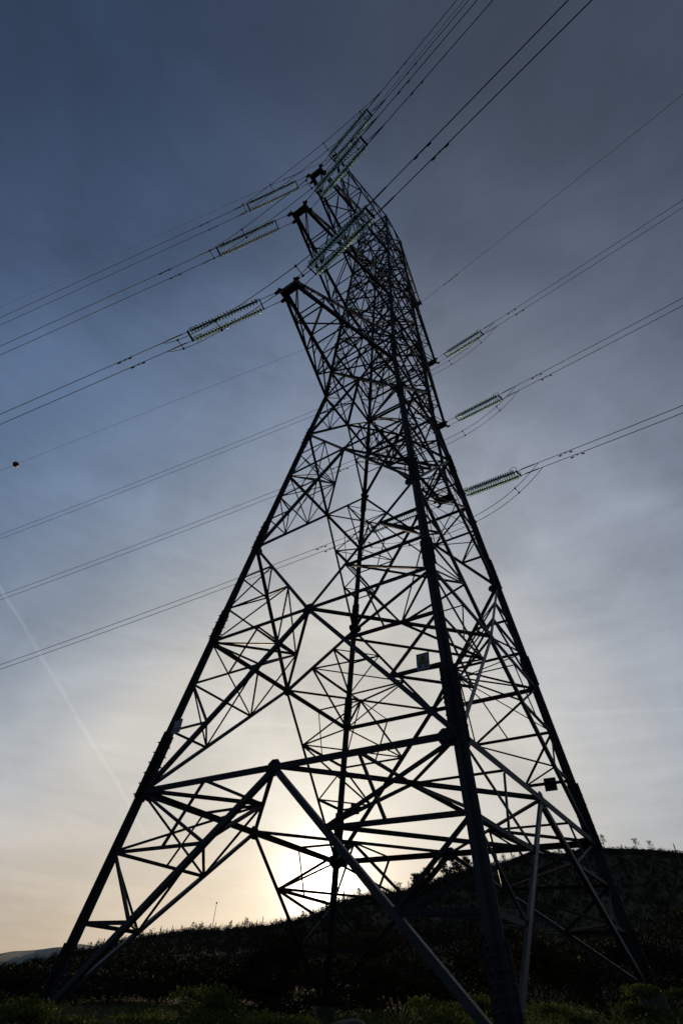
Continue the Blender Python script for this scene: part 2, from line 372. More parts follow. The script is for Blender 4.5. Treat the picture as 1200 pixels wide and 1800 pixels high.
# legs
for c, s in CS.items():
    zs = [FOOT[c], Z1, Z3, Z5, Z6, 36.0, 45.4, 55.8]; wd = [0.165, 0.162, 0.158, 0.146, 0.135, 0.12, 0.105, 0.095]
    o = Vector((s[0], s[1], 0)); mb = MB()
    for i in range(len(zs)-1):                       # two angles back to back make a cruciform leg
        a, b = leg(c, zs[i]), leg(c, zs[i+1]); t = (b-a).normalized(); oo = (o-t*o.dot(t)).normalized()
        mb.angle(a+oo*0.012, b+oo*0.012, o, wd[i], wd[i]*0.1, off=0.0)
        mb.angle(a-oo*0.011, b-oo*0.011, -o, wd[i], wd[i]*0.1, off=0.0)
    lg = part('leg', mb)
    # bolted splices
    for zc, ln, ww in ((Z1+0.75, 0.95, 0.235), (Z2+0.7, 0.6, 0.22), (Z3+0.6, 0.8, 0.22), (Z5-0.3, 0.7, 0.20), (Z6+1.2, 0.5, 0.175), (33.0, 0.45, 0.16), (42.0, 0.4, 0.14), (FOOT[c]+0.75, 0.6, 0.24)):
        mb = MB(); a, b = leg(c, zc-ln), leg(c, zc+ln); t = (b-a).normalized(); oo = (o-t*o.dot(t)).normalized(); q = t.cross(oo)
        for sg_ in (1, -1):
            mb.angle(a+oo*0.034*sg_, b+oo*0.034*sg_, o*sg_, ww, 0.018, off=0.0)
        for e in (1, -1):
            for sg_ in (1, -1):
                fdir = (-oo+q*e).normalized()*sg_; nrm = (oo+q*e).normalized()*(1 if sg_ > 0 else -1)
                for k in range(int(ln*2/0.15)):
                    P = a+t*(0.08+0.15*k)+fdir*ww*(0.62 if k % 2 else 0.82)
                    mb.tube([P-nrm*0.075, P+nrm*0.075], 0.02, 6)
        part('splice_plate', mb, STEEL2, lg)
    # concrete footing
    zf = FOOT[c]; P = leg(c, zf); mb = MB()
    mb.lathe([(-1.6, 0.0), (-1.6, 0.46), (-0.04, 0.36), (0.0, 0.33), (0.0, 0.0)], P+Vector((0, 0, 0.06)), (0, 0, 1), 20); part('footing', mb, CONC)
    mb = MB(); mb.box(P+Vector((0, 0, 0.085)), (0.27, 0, 0), (0, 0.27, 0), (0, 0, 0.02)); part('base_plate', mb, STEEL2)

def gusset(P, n, up, r, name='gusset_plate'):
    n = Vector(n).normalized(); up = Vector(up); u = (up-n*up.dot(n)).normalized(); v = n.cross(u)
    pts = [P+n*0.02+u*a*r+v*b*r for a, b in ((1, 0.35), (0.55, 0.95), (-0.35, 1.0), (-0.9, 0.6), (-1, -0.4), (-0.5, -0.95), (0.4, -1.0), (0.95, -0.5))]
    mb = MB(); mb.poly(pts, n, 0.018)
    for k in range(7):
        a = k*0.9; q = P+n*0.03+u*math.cos(a)*r*0.6+v*math.sin(a)*r*0.6; mb.tube([q-n*0.02, q+n*0.03], 0.02, 6)
    part(name, mb, STEEL2)
def lerp(a, b, t): return a+(b-a)*t

def half_tri(f, c, zv, zm, wd, redw, nodes=(0.36, 0.68)):
    """diagonal from leg node at zv to face centre at zm, with redundants to the leg"""
    n = Vector(f[2]); V = leg(c, zv); Mm = mid(f, zm); Lm = leg(c, zm)
    side = 1 if CS[c][0]+CS[c][1] > 0 else -1
    bar('diagonal_brace', V, Mm, n, wd, STEEL, side=side, shift=0.03)
    q = [lerp(V, Lm, t) for t in nodes]; d = [lerp(V, Mm, t) for t in nodes]
    for i in range(len(nodes)):
        red(q[i], d[i], n, redw*1.25)
        red(q[i+1] if i+1 < len(nodes) else Lm, d[i], n, redw)
    return q, d
nodes_at = {}
for f in FACES:
    for c in f[:2]:
        nodes_at[(f[:2], c, 'A')] = half_tri(f, c, FOOT[c]+0.05, Z1, 0.142, 0.072, (0.36, 0.68))
        nodes_at[(f[:2], c, 'B')] = half_tri(f, c, Z1, Z2, 0.125, 0.066)
        nodes_at[(f[:2], c, 'C')] = half_tri(f, c, Z3, Z2, 0.115, 0.066)
        nodes_at[(f[:2], c, 'D')] = half_tri(f, c, Z3, Z4, 0.12, 0.064)
        nodes_at[(f[:2], c, 'E')] = half_tri(f, c, Z5, Z4, 0.105, 0.055, (0.5,))
        nodes_at[(f[:2], c, 'F')] = half_tri(f, c, Z5, Z6, 0.12, 0.055, (0.5,))
    n = Vector(f[2])
    for z, wd in ((Z1, 0.16), (Z2, 0.13), (Z4, 0.115), (Z6, 0.12)):
        for c, sd in ((f[0], 1), (f[1], -1)):
            bar('horizontal_beam', leg(c, z), mid(f, z), n, wd, STEEL2, side=sd, shift=0.06 if sd > 0 else 0.062)
        gusset(mid(f, z), n, (0, 0, 1), 0.21 if z < 12 else 0.16)
    for z in (Z1, Z3, Z5):
        for c in f[:2]: gusset(lerp(leg(c, z), mid(f, z), 0.06), n, (0, 0, 1), 0.18 if z < 16 else 0.15)

# plan bracing (ring joining the face centres) and hip bracing between neighbouring faces
for z, wd in ((Z1, 0.11), (Z2, 0.10), (Z4, 0.09), (Z6, 0.15)):
    for i in range(4):
        a, b = mid(FACES[i], z), mid(FACES[(i+1) % 4], z)
        bar('plan_brace', a, b, (0, 0, -1), wd, STEEL2)
for i in range(4):
    f1, f2 = FACES[i-1], FACES[i]; c = f2[0]         # shared leg
    o = Vector((CS[c][0], CS[c][1], 0)).normalized()
    for key, zm, rw in (('A', Z1, 0.088), ('B', Z2, 0.062), ('C', Z2, 0.062), ('D', Z4, 0.05), ('E', Z4, 0.05), ('F', Z6, 0.05)):
        q1, d1 = nodes_at[(f1[:2], c, key)]; q2, d2 = nodes_at[(f2[:2], c, key)]
        m1, m2 = mid(f1, zm), mid(f2, zm); H = (m1+m2)/2; Lm = leg(c, zm)
        for k in range(len(d1)): red(d1[k], d2[k], (0, 0, -1), rw)
        for k in range(len(d1)-1): red(d1[k], d2[k+1], -o, rw*0.9)
        red(d1[-1], H, -o, rw); red(d2[-1], H, -o, rw)
        if key in 'ABD':
            red(Lm, H, (0, 0, -1), rw*1.2)
            h1, h2 = lerp(Lm, m1, 0.5), lerp(Lm, m2, 0.5); red(h1, H, (0, 0, -1), rw*0.8); red(h2, H, (0, 0, -1), rw*0.8)
            red(h1, lerp(q1[-1], d1[-1], 0.55), FACES[i-1][2], rw*0.75); red(h2, lerp(q2[-1], d2[-1], 0.55), FACES[i][2], rw*0.75)
        red(q1[-1], H, -o, rw*0.7)

# upper body: diamonds between face centres and leg nodes
LN_ = [Z6, 29.7, 32.1, 34.1, 36.0, 39.0, 41.2, 43.2, 45.4, 49.0, 51.0, 53.2, 55.8]   # alternate: centre, leg, centre, leg ...
for f in FACES:
    n = Vector(f[2])
    for i in range(len(LN_)-1):
        za, zb = LN_[i], LN_[i+1]
        for c, sd in ((f[0], 1), (f[1], -1)):
            if i % 2 == 0: bar('body_brace', mid(f, za), leg(c, zb), n, 0.095, STEEL2, side=sd, shift=0.02)
            else: bar('body_brace', leg(c, za), mid(f, zb), n, 0.095, STEEL2, side=sd, shift=0.02)
            t = 0.5
            if i % 2 == 0:
                d = lerp(mid(f, za), leg(c, zb), t); red(leg(c, za), d, n, 0.06); red(leg(c, (za+zb)/2), d, n, 0.055)
                red(d, lerp(mid(f, za), leg(c, za), 0.5), n, 0.05)
            else:
                d = lerp(leg(c, za), mid(f, zb), t); red(leg(c, zb), d, n, 0.06); red(leg(c, (za+zb)/2), d, n, 0.055)
                red(d, lerp(mid(f, zb), leg(c, zb), 0.5), n, 0.05)
        if i % 2 == 0 or i == len(LN_)-1: bar('body_strut', leg(f[0], za), leg(f[1], za), n, 0.11, STEEL2, shift=0.05)
    bar('body_strut', leg(f[0], 55.8), leg(f[1], 55.8), n, 0.12, STEEL2, shift=0.03)
    for z in (29.7, 39.0, 49.0): bar('body_strut', leg(f[0], z), leg(f[1], z), n, 0.12, STEEL2, shift=0.05)
    for z in (32.1, 36.0, 41.2, 45.4, 51.0): gusset(mid(f, z), n, (0, 0, 1), 0.17)
for z in (29.7, 36.0, 39.0, 45.4, 49.0, 55.8):
    bar('plan_brace', leg('L', z), leg('R', z), (0, 0, -1), 0.09, STEEL2); bar('plan_brace', leg('N', z), leg('B', z), (0, 0, -1), 0.09, STEEL2, shift=0.1)
for z in (32.1, 41.2, 51.0):
    for i in range(4): bar('plan_brace', mid(FACES[i], z), mid(FACES[(i+1) % 4], z), (0, 0, -1), 0.085, STEEL2)

# ---------------------------------------------------------------- crossarms
TIPS = {('near', 'lowest'): (-8.59, 26.46, 26.87, 29.9), ('near', 'middle'): (-9.49, 35.84, 36.0, 39.2), ('near', 'topmost'): (-9.24, 45.42, 45.4, 49.2),
        ('far', 'lowest'): (8.59, 26.46, 26.87, 29.9), ('far', 'middle'): (9.49, 35.84, 36.0, 39.2), ('far', 'topmost'): (9.24, 45.42, 45.4, 49.2)}
def crossarm(ty, tz, zb, zt, name, label, tipw, cw):
    s = 1 if ty > 0 else -1
    cl, cr_ = ('L', 'N') if s < 0 else ('B', 'R')
    ends = {}
    tipl, tipr = Vector((-tipw, ty, tz)), Vector((tipw, ty, tz))
    arm = MB(); K = 4
    B1, B2, T1, T2 = leg(cl, zb), leg(cr_, zb), leg(cl, zt), leg(cr_, zt)
    upt = Vector((0, 0, 0.34 if tipw > 0.3 else 0.22))
    cb = [(tipl, B1), (tipr, B2), (tipl+upt, T1), (tipr+upt, T2)]
    P = [[lerp(a, b, k/K) for k in range(K+1)] for a, b in cb]
    w_ = 0.06
    out = Vector((0, s, 0))
    for k in range(K):
        up = Vector((0, 0, 1)); dn = -up; lx = Vector((-1, 0, 0)); rx = Vector((1, 0, 0))
        # sides
        for (b, t, nn) in ((0, 2, lx), (1, 3, rx)):
            arm.flat_angle(P[b][k+1], P[t][k], nn, w_*1.2, 0.01)
            if 0 < k: arm.flat_angle(P[b][k], P[t][k], nn, w_, 0.01)
            arm.flat_angle(lerp(P[b][k+1], P[t][k], 0.5), lerp(P[t][k], P[t][k+1], 0.55), nn, w_*0.8, 0.008)
        # bottom and top faces
        arm.flat_angle(P[0][k], P[1][k+1] if k % 2 else P[1][k], dn, w_*1.1, 0.01)
        arm.flat_angle(P[0][k+1], P[1][k], dn, w_*1.1, 0.01); arm.flat_angle(P[0][k+1], P[1][k+1], dn, w_*1.1, 0.01)
        if k > 0: arm.flat_angle(P[2][k], P[3][k], up, w_, 0.01)
        arm.flat_angle(P[3][k], P[2][k+1], up, w_, 0.01)
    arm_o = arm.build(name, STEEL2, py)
    if label: arm_o['label'] = label
    for i, (a, b) in enumerate(cb):
        mb = MB(); mb.angle(a, b, Vector(((-1, 1, -1, 1)[i], 0, (-1, -1, 1, 1)[i])), cw*(1.0 if i < 2 else 1.1), 0.014); mb.build('chord', STEEL, arm_o)
    # tip plates
    mb = MB()
    tc_ = Vector((0, ty, tz))
    mb.box(tc_+Vector((0, 0, -0.02)), (tipw+0.1, 0, 0), (0, 0.2 if tipw > 0.3 else 0.14, 0), (0, 0, 0.02))
    mb.box(tc_+Vector((0, 0, 0.36 if tipw > 0.3 else 0.2)), (tipw+0.05, 0, 0), (0, 0.14, 0), (0, 0, 0.015))
    for sx_ in (-1, 1):
        x = sx_*(tipw+0.06)
        mb.poly([(x, ty-s*0.55, tz-0.12), (x, ty+s*0.30, tz-0.16), (x, ty+s*0.36, tz+0.1), (x, ty+s*0.12, tz+0.46), (x, ty-s*0.35, tz+0.52)], (1, 0, 0), 0.02)
        if tipw > 0.3:
            for e in (-0.24, 0.24): mb.poly([(x, ty+e-0.10, tz-0.05), (x+sx_*0.24, ty+e-0.08, tz-0.07), (x+sx_*0.28, ty+e, tz-0.07), (x+sx_*0.24, ty+e+0.08, tz-0.07), (x, ty+e+0.10, tz-0.05)], (0, 0, 1), 0.035)
    mb.build('tip_plate', DARK, arm_o)
    return arm_o
for (side, lev), (ty, tz, zb, zt) in TIPS.items():
    crossarm(ty, tz, zb, zt, 'crossarm', '%s crossarm on the %s side of the tower' % (lev, side), 0.42, 0.16)
for s in (-1, 1):
    crossarm(s*7.96, 55.85, 52.3, 55.8, 'earth_wire_arm', None, 0.12, 0.10)

# signs fixed to the braces (parts of the pylon)
def sign(f, c, key, idx, tpos, front, w_=0.27, h_=0.33, label=None, lift=0.0, tri=True):
    q, d = nodes_at[(f[:2], c, key)]; P = lerp(q[idx], d[idx], tpos); n = Vector(f[2]); t = (d[idx]-q[idx]).normalized(); u = n.cross(t).normalized()
    if u.z < 0: u = -u
    t = u.cross(n).normalized()
    s_ = MB(); c0 = P+n*0.075+u*lift; k_ = w_/0.27
    s_.box(c0, t*w_, u*h_, n*0.006); so_ = s_.build('warning_sign', SIGN if front else STEEL2, py)
    if label: so_['label'] = label
    if front:
        if tri:
            a = MB(); a.poly([c0+n*0.010+t*x*k_+u*y*k_ for x, y in ((-0.22, -0.07), (0.22, -0.07), (0.0, 0.28))], n, 0.004); a.build('warning_triangle', YEL, so_)
            a = MB(); a.poly([c0+n*0.014+t*x*k_+u*y*k_ for x, y in ((0.025, 0.20), (-0.045, 0.09), (0.0, 0.095), (-0.03, -0.03), (0.05, 0.115), (0.005, 0.115))], n, 0.004); a.build('lightning_symbol', BLK, so_)
        a = MB(); a.box(c0+n*0.009+u*(h_-0.014), t*w_, u*0.014, n*0.003)
        for e in (-1, 1): a.box(c0+n*0.009+u*0.06+t*e*(w_-0.010), t*0.010, u*(h_-0.09), n*0.003)
        a.box(c0+n*0.009-u*0.07, t*(w_-0.022), u*0.008, n*0.003); a.build('sign_border', BLK, so_)
        for e, m_ in ((-0.08, BLK), (0.08, BLU)):
            a = MB(); a.lathe([(0, 0.0), (0, 0.03), (0.005, 0.03), (0.005, 0.0)], c0+n*0.008-u*0.135+t*e, n, 14); a.build('number_disc', m_, so_)
F = {f[:2]: f for f in FACES}
sign(F[('L', 'N')], 'N', 'B', 0, 0.37, True, 0.17, 0.21, label='small enamel danger sign with a yellow triangle', lift=0.12)
sign(F[('L', 'N')], 'L', 'B', 0, 0.22, True, 0.19, 0.21, label='small pale sign on the left leg brace', lift=0.06, tri=False)
sign(F[('R', 'B')], 'R', 'B', 0, 0.45, False, 0.21, 0.21)
sign(F[('R', 'B')], 'B', 'B', 0, 0.44, False, 0.21, 0.21)

# redundants: the 100 that show largest as parts, the rest as one
def vis(t):
    A, B, n, wd = t; return wd*(B-A).length/(((A+B)/2-CAM).length**2)
thin.sort(key=vis, reverse=True)
for A, B, n, wd in thin[:100]: bar('lattice_bar', A, B, n, wd, STEEL2, th=0.009, shift=0.0)
mb = MB()
for A, B, n, wd in thin[100:]: mb.flat_angle(A, B, n, wd, 0.008)
o = mb.build('lattice_bar', STEEL2, py); o['kind'] = 'stuff'; o['label'] = 'smaller bars of the lattice, too many to count'

# ---------------------------------------------------------------- wires and insulators
AZL, AZR = 3.39793916, -0.21864443
def span(T, az, s, c, t): return Vector(T)+Vector((math.cos(az)*t, math.sin(az)*t, -s*t+c*t*t))
def disc_mesh():
    m = MB()
    m.lathe([(0.000, 0.03), (0.006, 0.075), (0.024, 0.128), (0.048, 0.166), (0.064, 0.170), (0.060, 0.148), (0.076, 0.135), (0.056, 0.11), (0.072, 0.085), (0.050, 0.06), (0.062, 0.03)], (0, 0, 0), (0, 0, 1), 14)
    return m.mesh('insulator_disc')
DISC = disc_mesh(); DISC.materials.append(GLASS)
T0, T1_ = 1.15, 4.75; ND = 22
PAIR = 0.24
def frame_dir(az, s): 
    t = Vector((math.cos(az), math.sin(az), -s)).normalized(); h = Vector((-math.sin(az), math.cos(az), 0)); u = t.cross(h); 
    if u.z < 0: u = -u
    return t, h, u
def insulator(T, az, s, sidew, lev, side):
    t, h, u = frame_dir(az, s); T = Vector(T)
    root = empty('insulator_string', T, 'double glass insulator string pulling %s from the %s %s crossarm tip' % (sidew, lev, side), 'insulator', 'glass insulator strings on the pylon')
    q = Vector((0, 0, 1)).rotation_difference(t)
    L = math.hypot(1, s)
    for e in (-1, 1):
        off = h*e*PAIR
        mb = MB(); mb.tube([T+off*1.0, T+t*(T0*L)+off], 0.018, 6)
        rod = mb
        rod.tube([T+t*T0*L+off, T+t*T1_*L+off], 0.042, 8)
        rod.tube([T+t*T1_*L+off, T+t*5.35*L+off], 0.018, 6)
        for k in range(ND):
            P = T+t*L*(T0+(T1_-T0)*(k+0.2)/ND)+off; rod.tube([P-t*0.045, P+t*0.012], 0.062, 8)
        string = rod.build('string', DARK, root)
        for k in range(ND):
            o = bpy.data.objects.new('glass_disc', DISC); scene.collection.objects.link(o); o.parent = string
            o.rotation_mode = 'QUATERNION'; o.rotation_quaternion = q
            o.location = T+t*L*(T0+(T1_-T0)*(k+0.2)/ND)+off
    for tt, wx in ((T0-0.12, 0.03), (T1_+0.12, 0.05)):
        mb = MB(); c = T+t*tt*L; mb.box(c, h*(PAIR+0.06), t*wx, u*0.02); yk = mb.build('yoke', DARK, root)
    # arcing horns
    c = T+t*(T1_+0.12)*L
    for e in (-1, 1):
        mb = MB(); b0 = c+h*e*PAIR
        pts = [b0+u*0.04, b0+u*0.30-t*0.04, b0+u*0.42-t*0.2, b0+u*0.40-t*0.42, b0+u*0.30-t*0.5, b0+u*0.22-t*0.38]
        mb.tube(pts, 0.016, 6); mb.build('arcing_horn', DARK, root)
    c = T+t*(T0-0.12)*L
    for e in (-1, 1):
        mb = MB(); b0 = c+h*e*PAIR; mb.tube([b0, b0+u*0.22+t*0.05, b0+u*0.30+t*0.22], 0.014, 6); mb.build('arcing_horn', DARK, root)
    return root
def damper(P, t, parent):
    """stockbridge damper hanging under a wire"""
    mb = MB(); u = Vector((0, 0, 1)); t = t.normalized()
    mb.box(P-u*0.04, t*0.03, t.cross(u)*0.02, u*0.06)
    mb.tube([P-t*0.34-u*0.13, P-u*0.10, P+t*0.34-u*0.13], 0.009, 5)
    for e in (-1, 1): mb.tube([P+t*e*0.22-u*0.12, P+t*e*0.26-u*0.125, P+t*e*0.38-u*0.135, P+t*e*0.41-u*0.14], 0.04, 8, radii=[0.025, 0.042, 0.04, 0.02])
    return mb.build('vibration_damper', DARK, parent)
S = 0.258; QL, QR = 0.00072, 0.0010
def tsteps(t0, t1):
    v = []; t = t0
    while t < t1: v.append(t); t *= 1.18
    return v+[t1]
for (side, lev), (ty, tz, _, _) in TIPS.items():
    for sw, az, q, x0 in (('left', AZL, QL, -0.55), ('right', AZR, QR, 0.55)):
        T = Vector((x0, ty, tz-0.05)); insulator(T, az, S, sw, lev, side)
        h = Vector((-math.sin(az), math.cos(az), 0))
        for e in (-1, 1):
            which = 'outer' if e*h.y*(1 if ty > 0 else -1) > 0 else 'inner'
            mb = MB(); mb.tube([span(T, az, S, q, t)+h*e*PAIR for t in tsteps(5.2, 260)], 0.019, 6)
            pts = [span(T, az, S, q, t)+h*e*PAIR for t in (5.15, 5.3, 5.95, 6.1)]; mb.tube(pts, 0.032, 8, radii=[0.02, 0.034, 0.034, 0.02])
            wo = mb.build('power_cable', ALU); P0 = span(T, az, S, q, 5.2)
            tag(wo, '%s wire of the twin pair running %s from the %s %s crossarm' % (which, sw, lev, side), 'cable', 'twin power cables strung to the crossarms')
            dt = (span(T, az, S, q, 9)-span(T, az, S, q, 8)); off_ = 0.22*e
            for tt in (8.1+off_,): damper(span(T, az, S, q, tt)+h*e*PAIR, dt, wo)
    # jumper loops under the arm tip
    TL, TR = Vector((-0.55, ty, tz-0.05)), Vector((0.55, ty, tz-0.05))
    hl, hr = Vector((-math.sin(AZL), math.cos(AZL), 0)), Vector((-math.sin(AZR), math.cos(AZR), 0))
    for e in (-1, 1):
        a = span(TL, AZL, S, QL, 6.3)-hl*e*PAIR*1.0; b = span(TR, AZR, S, QR, 6.3)+hr*e*PAIR
        sg = 2.5; pts = []
        for k in range(25):
            u_ = k/24; p_ = lerp(a, b, u_); p_.z -= sg*(1-abs(2*u_-1)**2.6); pts.append(p_)
        mb = MB(); mb.tube(pts, 0.017, 6); 
        which = 'outer' if e*(1 if ty > 0 else -1) > 0 else 'inner'
        jo = mb.build('jumper_cable', ALU); tag(jo, '%s slack jumper loop hanging below the %s %s crossarm tip' % (which, lev, side), 'cable', 'jumper loops under the crossarms')
        if e == -1: first = pts; fo = jo
        else:
            for k in (3, 8, 16, 21):
                mb = MB(); mb.tube([first[k], pts[k]], 0.018, 6)
                for z_ in (first[k], pts[k]): mb.box(z_, (0.04, 0, 0), (0, 0.04, 0), (0, 0, 0.04))
                mb.build('spacer', DARK, jo)
for s, side in ((-1, 'near'), (1, 'far')):
    T = Vector((0, s*7.96, 55.85))
    for sw, az, sl_, q in (('left', AZL, 0.188, 0.0), ('right', AZR, 0.199, 0.0007)):
        mb = MB(); mb.tube([span(T, az, sl_, q, t) for t in tsteps(0.3, 260)], 0.015, 5)
        mb.tube([span(T, az, sl_, q, t) for t in (0.1, 0.35, 0.9, 1.0)], 0.02, 6)
        wo = mb.build('earth_wire', ALU); tag(wo, 'thin single earth wire running %s from the %s top peak' % (sw, side), 'cable', 'earth wires at the tower top')
        for tt in (3.6, 4.5): damper(span(T, az, sl_, q, tt), span(T, az, sl_, q, 5)-span(T, az, sl_, q, 4), wo)
# marker ball on the far earth wire
P = span((0, 7.96, 55.85), AZL, 0.188, 0.0, 50.2)
mb = MB(); mb.lathe([(-0.34, 0.0), (-0.33, 0.08), (-0.24, 0.24), (-0.12, 0.318), (-0.01, 0.34), (-0.01, 0.36), (0.01, 0.36), (0.01, 0.34), (0.12, 0.318), (0.24, 0.24), (0.33, 0.08), (0.34, 0.0)], P, (0, 0, 1), 20)
tag(mb.build('marker_ball', BALL), 'dark red aerial marker ball hanging on the thin wire at the left', 'marker ball')

# ---------------------------------------------------------------- vegetation
def leaf_mesh(name, pos, size, up=0.4, aspect=0.45, seed=0, dirs=None):
    """one small folded leaf per point"""
    rg = np.random.default_rng(seed); n = len(pos); pos = np.asarray(pos, float); size = np.broadcast_to(size, (n,))
    d = rg.normal(size=(n, 3)); d[:, 2] = d[:, 2]*0.6+up
    if dirs is not None: d = d*0.6+dirs
    d /= np.linalg.norm(d, axis=1)[:, None]
    s = rg.normal(size=(n, 3)); s -= d*(s*d).sum(1)[:, None]; s /= np.linalg.norm(s, axis=1)[:, None]
    k = np.cross(d, s); L = size[:, None]
    v = np.stack([pos, pos+d*L*0.5+s*L*aspect*0.5+k*L*0.08, pos+d*L, pos+d*L*0.5-s*L*aspect*0.5+k*L*0.08], 1).reshape(-1, 3)
    me = bpy.data.meshes.new(name); me.vertices.add(4*n); me.vertices.foreach_set('co', v.ravel())
    me.loops.add(4*n); me.loops.foreach_set('vertex_index', np.arange(4*n)); me.polygons.add(n); me.polygons.foreach_set('loop_start', np.arange(n)*4)
    me.polygons.foreach_set('loop_total', np.full(n, 4)); me.update(calc_edges=True); me.validate(); return me
def polar(azd, r): x = CAM.x+r*math.cos(R(azd)); y = CAM.y+r*math.sin(R(azd)); return x, y
def plant_blob(rg, n, h, w_, clumps):
    """leaf points spread through an uneven crown made of clumps"""
    cs = [(rg.normal(0, w_*0.32), rg.normal(0, w_*0.32), h*(0.25+0.7*rg.random()), 0.18+0.22*rg.random()) for _ in range(clumps)]
    P = []
    for _ in range(n):
        c = cs[rg.integers(clumps)]; v = rg.normal(size=3); v /= np.linalg.norm(v); rr = rg.random()**0.5*c[3]
        k = 1.0-0.5*max(0, c[2]/h-0.5)
        P.append((c[0]*k+v[0]*rr*w_, c[1]*k+v[1]*rr*w_, max(0.02, c[2]+v[2]*rr*h*0.55)))
    return np.array(P), cs
# ground cover: leafy weeds near the camera
rg = np.random.default_rng(3); P = []; S_ = []; 
for _ in range(11500):
    azd = rg.uniform(93, 158); r = 3.5+46*rg.random()**1.25; x, y = polar(azd, r)
    if vnoise(x, y, 3.0, 9) < -0.3: continue
    z = ground_z(x, y); hh = (0.18+0.40*rg.random())*(0.75+0.6*max(-0.8, vnoise(x, y, 2.5, 3)))*(0.6 if azd > 140 else 1.0)
    nl = int(rg.integers(9, 17)); lx, ly = rg.normal(0, 0.12), rg.normal(0, 0.12)
    for k in range(nl):
        t = (k+rg.random())/nl; P.append((x+lx*t+rg.normal(0, 0.05), y+ly*t+rg.normal(0, 0.05), z+hh*t)); S_.append(0.055+0.06*rg.random()*(1.2-t))
o = link('ground_cover', leaf_mesh('ground_cover', P, np.array(S_), 0.5, 0.5, 4), LEAF); tag(o, 'low green leafy weeds covering the ground under the pylon', 'ground cover', kind='stuff')
# dry grass stalks
mb = MB()
for _ in range(900):
    azd = rg.uniform(93, 158); r = 5+26*rg.random(); x, y = polar(azd, r); z = ground_z(x, y); h = 0.25+0.4*rg.random(); a = rg.uniform(0, 6.3); b = 0.16*rg.random()
    w2 = 0.005; p0 = Vector((x, y, z)); p1 = p0+Vector((math.cos(a)*b*0.4, math.sin(a)*b*0.4, h*0.6)); p2 = p0+Vector((math.cos(a)*b, math.sin(a)*b, h)); q_ = Vector((-math.sin(a), math.cos(a), 0))*w2
    mb.add([p0-q_, p0+q_, p1+q_, p1-q_, p2], [(0, 1, 2, 3), (3, 2, 4)])
o = mb.build('dry_grass', RUSTB); tag(o, 'thin dry grass stalks among the weeds', 'grass', kind='stuff')

def bush(azd, r, h, w_, n, leaf, m, name, label, seed, group=None, clumps=11, tall=False):
    rg = np.random.default_rng(seed); x, y = polar(azd, r); z = ground_z(x, y)-0.05
    root = empty(name, (x, y, z), label, 'shrub' if 'tree' not in name else 'tree', group)
    P, cs = plant_blob(rg, n, h, w_, clumps)
    fo = link('foliage', leaf_mesh('foliage', P, leaf*(0.6+0.8*rg.random(n)), 0.35, 0.45, seed), m, root, (0, 0, 0))
    mb = MB()
    for c in cs:
        b0 = Vector((c[0]*0.1, c[1]*0.1, 0)); e = Vector((c[0], c[1], c[2])); mb.tube([b0, lerp(b0, e, 0.5)+Vector((rg.normal(0, 0.04), rg.normal(0, 0.04), 0.03)), e], 0.02, 5, radii=[0.012+0.012*h, 0.01+0.006*h, 0.005])
    mb.build('stem', BARK, root, (0, 0, 0)); return root
bushes = [
 (129.6, 24, 2.6, 1.7, 5000, 0.12, BUSH, 'tall dark sapling standing behind the back left leg'),
 (132.5, 23, 1.35, 3.0, 6000, 0.13, BUSH, 'broad dark shrub left of the tall sapling'),
 (126.0, 30, 1.7, 3.0, 5000, 0.14, BUSH, 'dark rounded shrub right behind the back leg foot'),
 (134.0, 17, 0.92, 2.0, 3500, 0.09, LEAF, 'pale leafy bush in front of the dark shrubs at the lower left'),
 (130.2, 13, 0.61, 1.4, 3500, 0.075, LEAF, 'low green bush in the foreground, left of the round rock'),
 (137.0, 15, 0.47, 1.8, 3000, 0.08, LEAF, 'low spreading green bush beside the left leg diagonals'),
 (119.5, 26, 1.5, 3.2, 5000, 0.13, RUSTB, 'reddish brown shrub between the rock and the near leg'),
 (115.5, 30, 1.7, 3.8, 5000, 0.14, BUSH, 'dark bushy shrub behind the near leg diagonal'),
 (117.5, 12.5, 0.86, 1.5, 3500, 0.08, LEAF, 'bright leafy bush just right of the round rock'),
 (113.0, 14.5, 0.79, 1.6, 3500, 0.08, LEAF, 'bushy green weed clump left of the near leg foot'),
 (108.2, 27, 2.3, 2.4, 5000, 0.13, RUSTB, 'orange brown shrub right of the near leg'),
 (103.5, 30, 2.4, 3.6, 6000, 0.14, BUSH, 'dark shrub between the near leg and the right leg'),
 (100.0, 40, 3.0, 5.0, 6000, 0.18, BUSH, 'large dark shrub beyond the right leg footing'),
 (105.5, 15, 0.60, 1.6, 3500, 0.08, LEAF, 'low leafy bush right of the near leg foot'),
 (99.5, 17, 0.86, 1.8, 3500, 0.085, LEAF, 'low leafy bush at the lower right beside the footing'),
 (95.6, 45, 4.5, 5.0, 6000, 0.2, BUSH, 'tall dark shrub at the right edge of the picture'),
 (138.5, 40, 1.6, 5.2, 6000, 0.17, BUSH, 'dark shrub behind the left leg diagonals'),
 (147.6, 15.5, 0.84, 1.7, 4000, 0.085, LEAF, 'leafy clump hiding the foot of the left leg'),
 (145.2, 14.5, 0.53, 1.5, 3500, 0.08, LEAF, 'low leafy clump right of the foot of the left leg'),
 (142.5, 42, 1.3, 5.0, 6000, 0.17, BUSH, 'dark shrub behind the foot of the left leg'),
 (148.0, 44, 1.2, 5.5, 6000, 0.2, BUSH, 'dark thicket at the lower left edge of the picture'),
 (122.0, 40, 3.2, 4.0, 6000, 0.18, RUSTB, 'brown thicket on the slope under the sun'),
 (111.0, 44, 3.6, 4.6, 6000, 0.2, BUSH, 'dark thicket on the slope behind the near leg'),
]
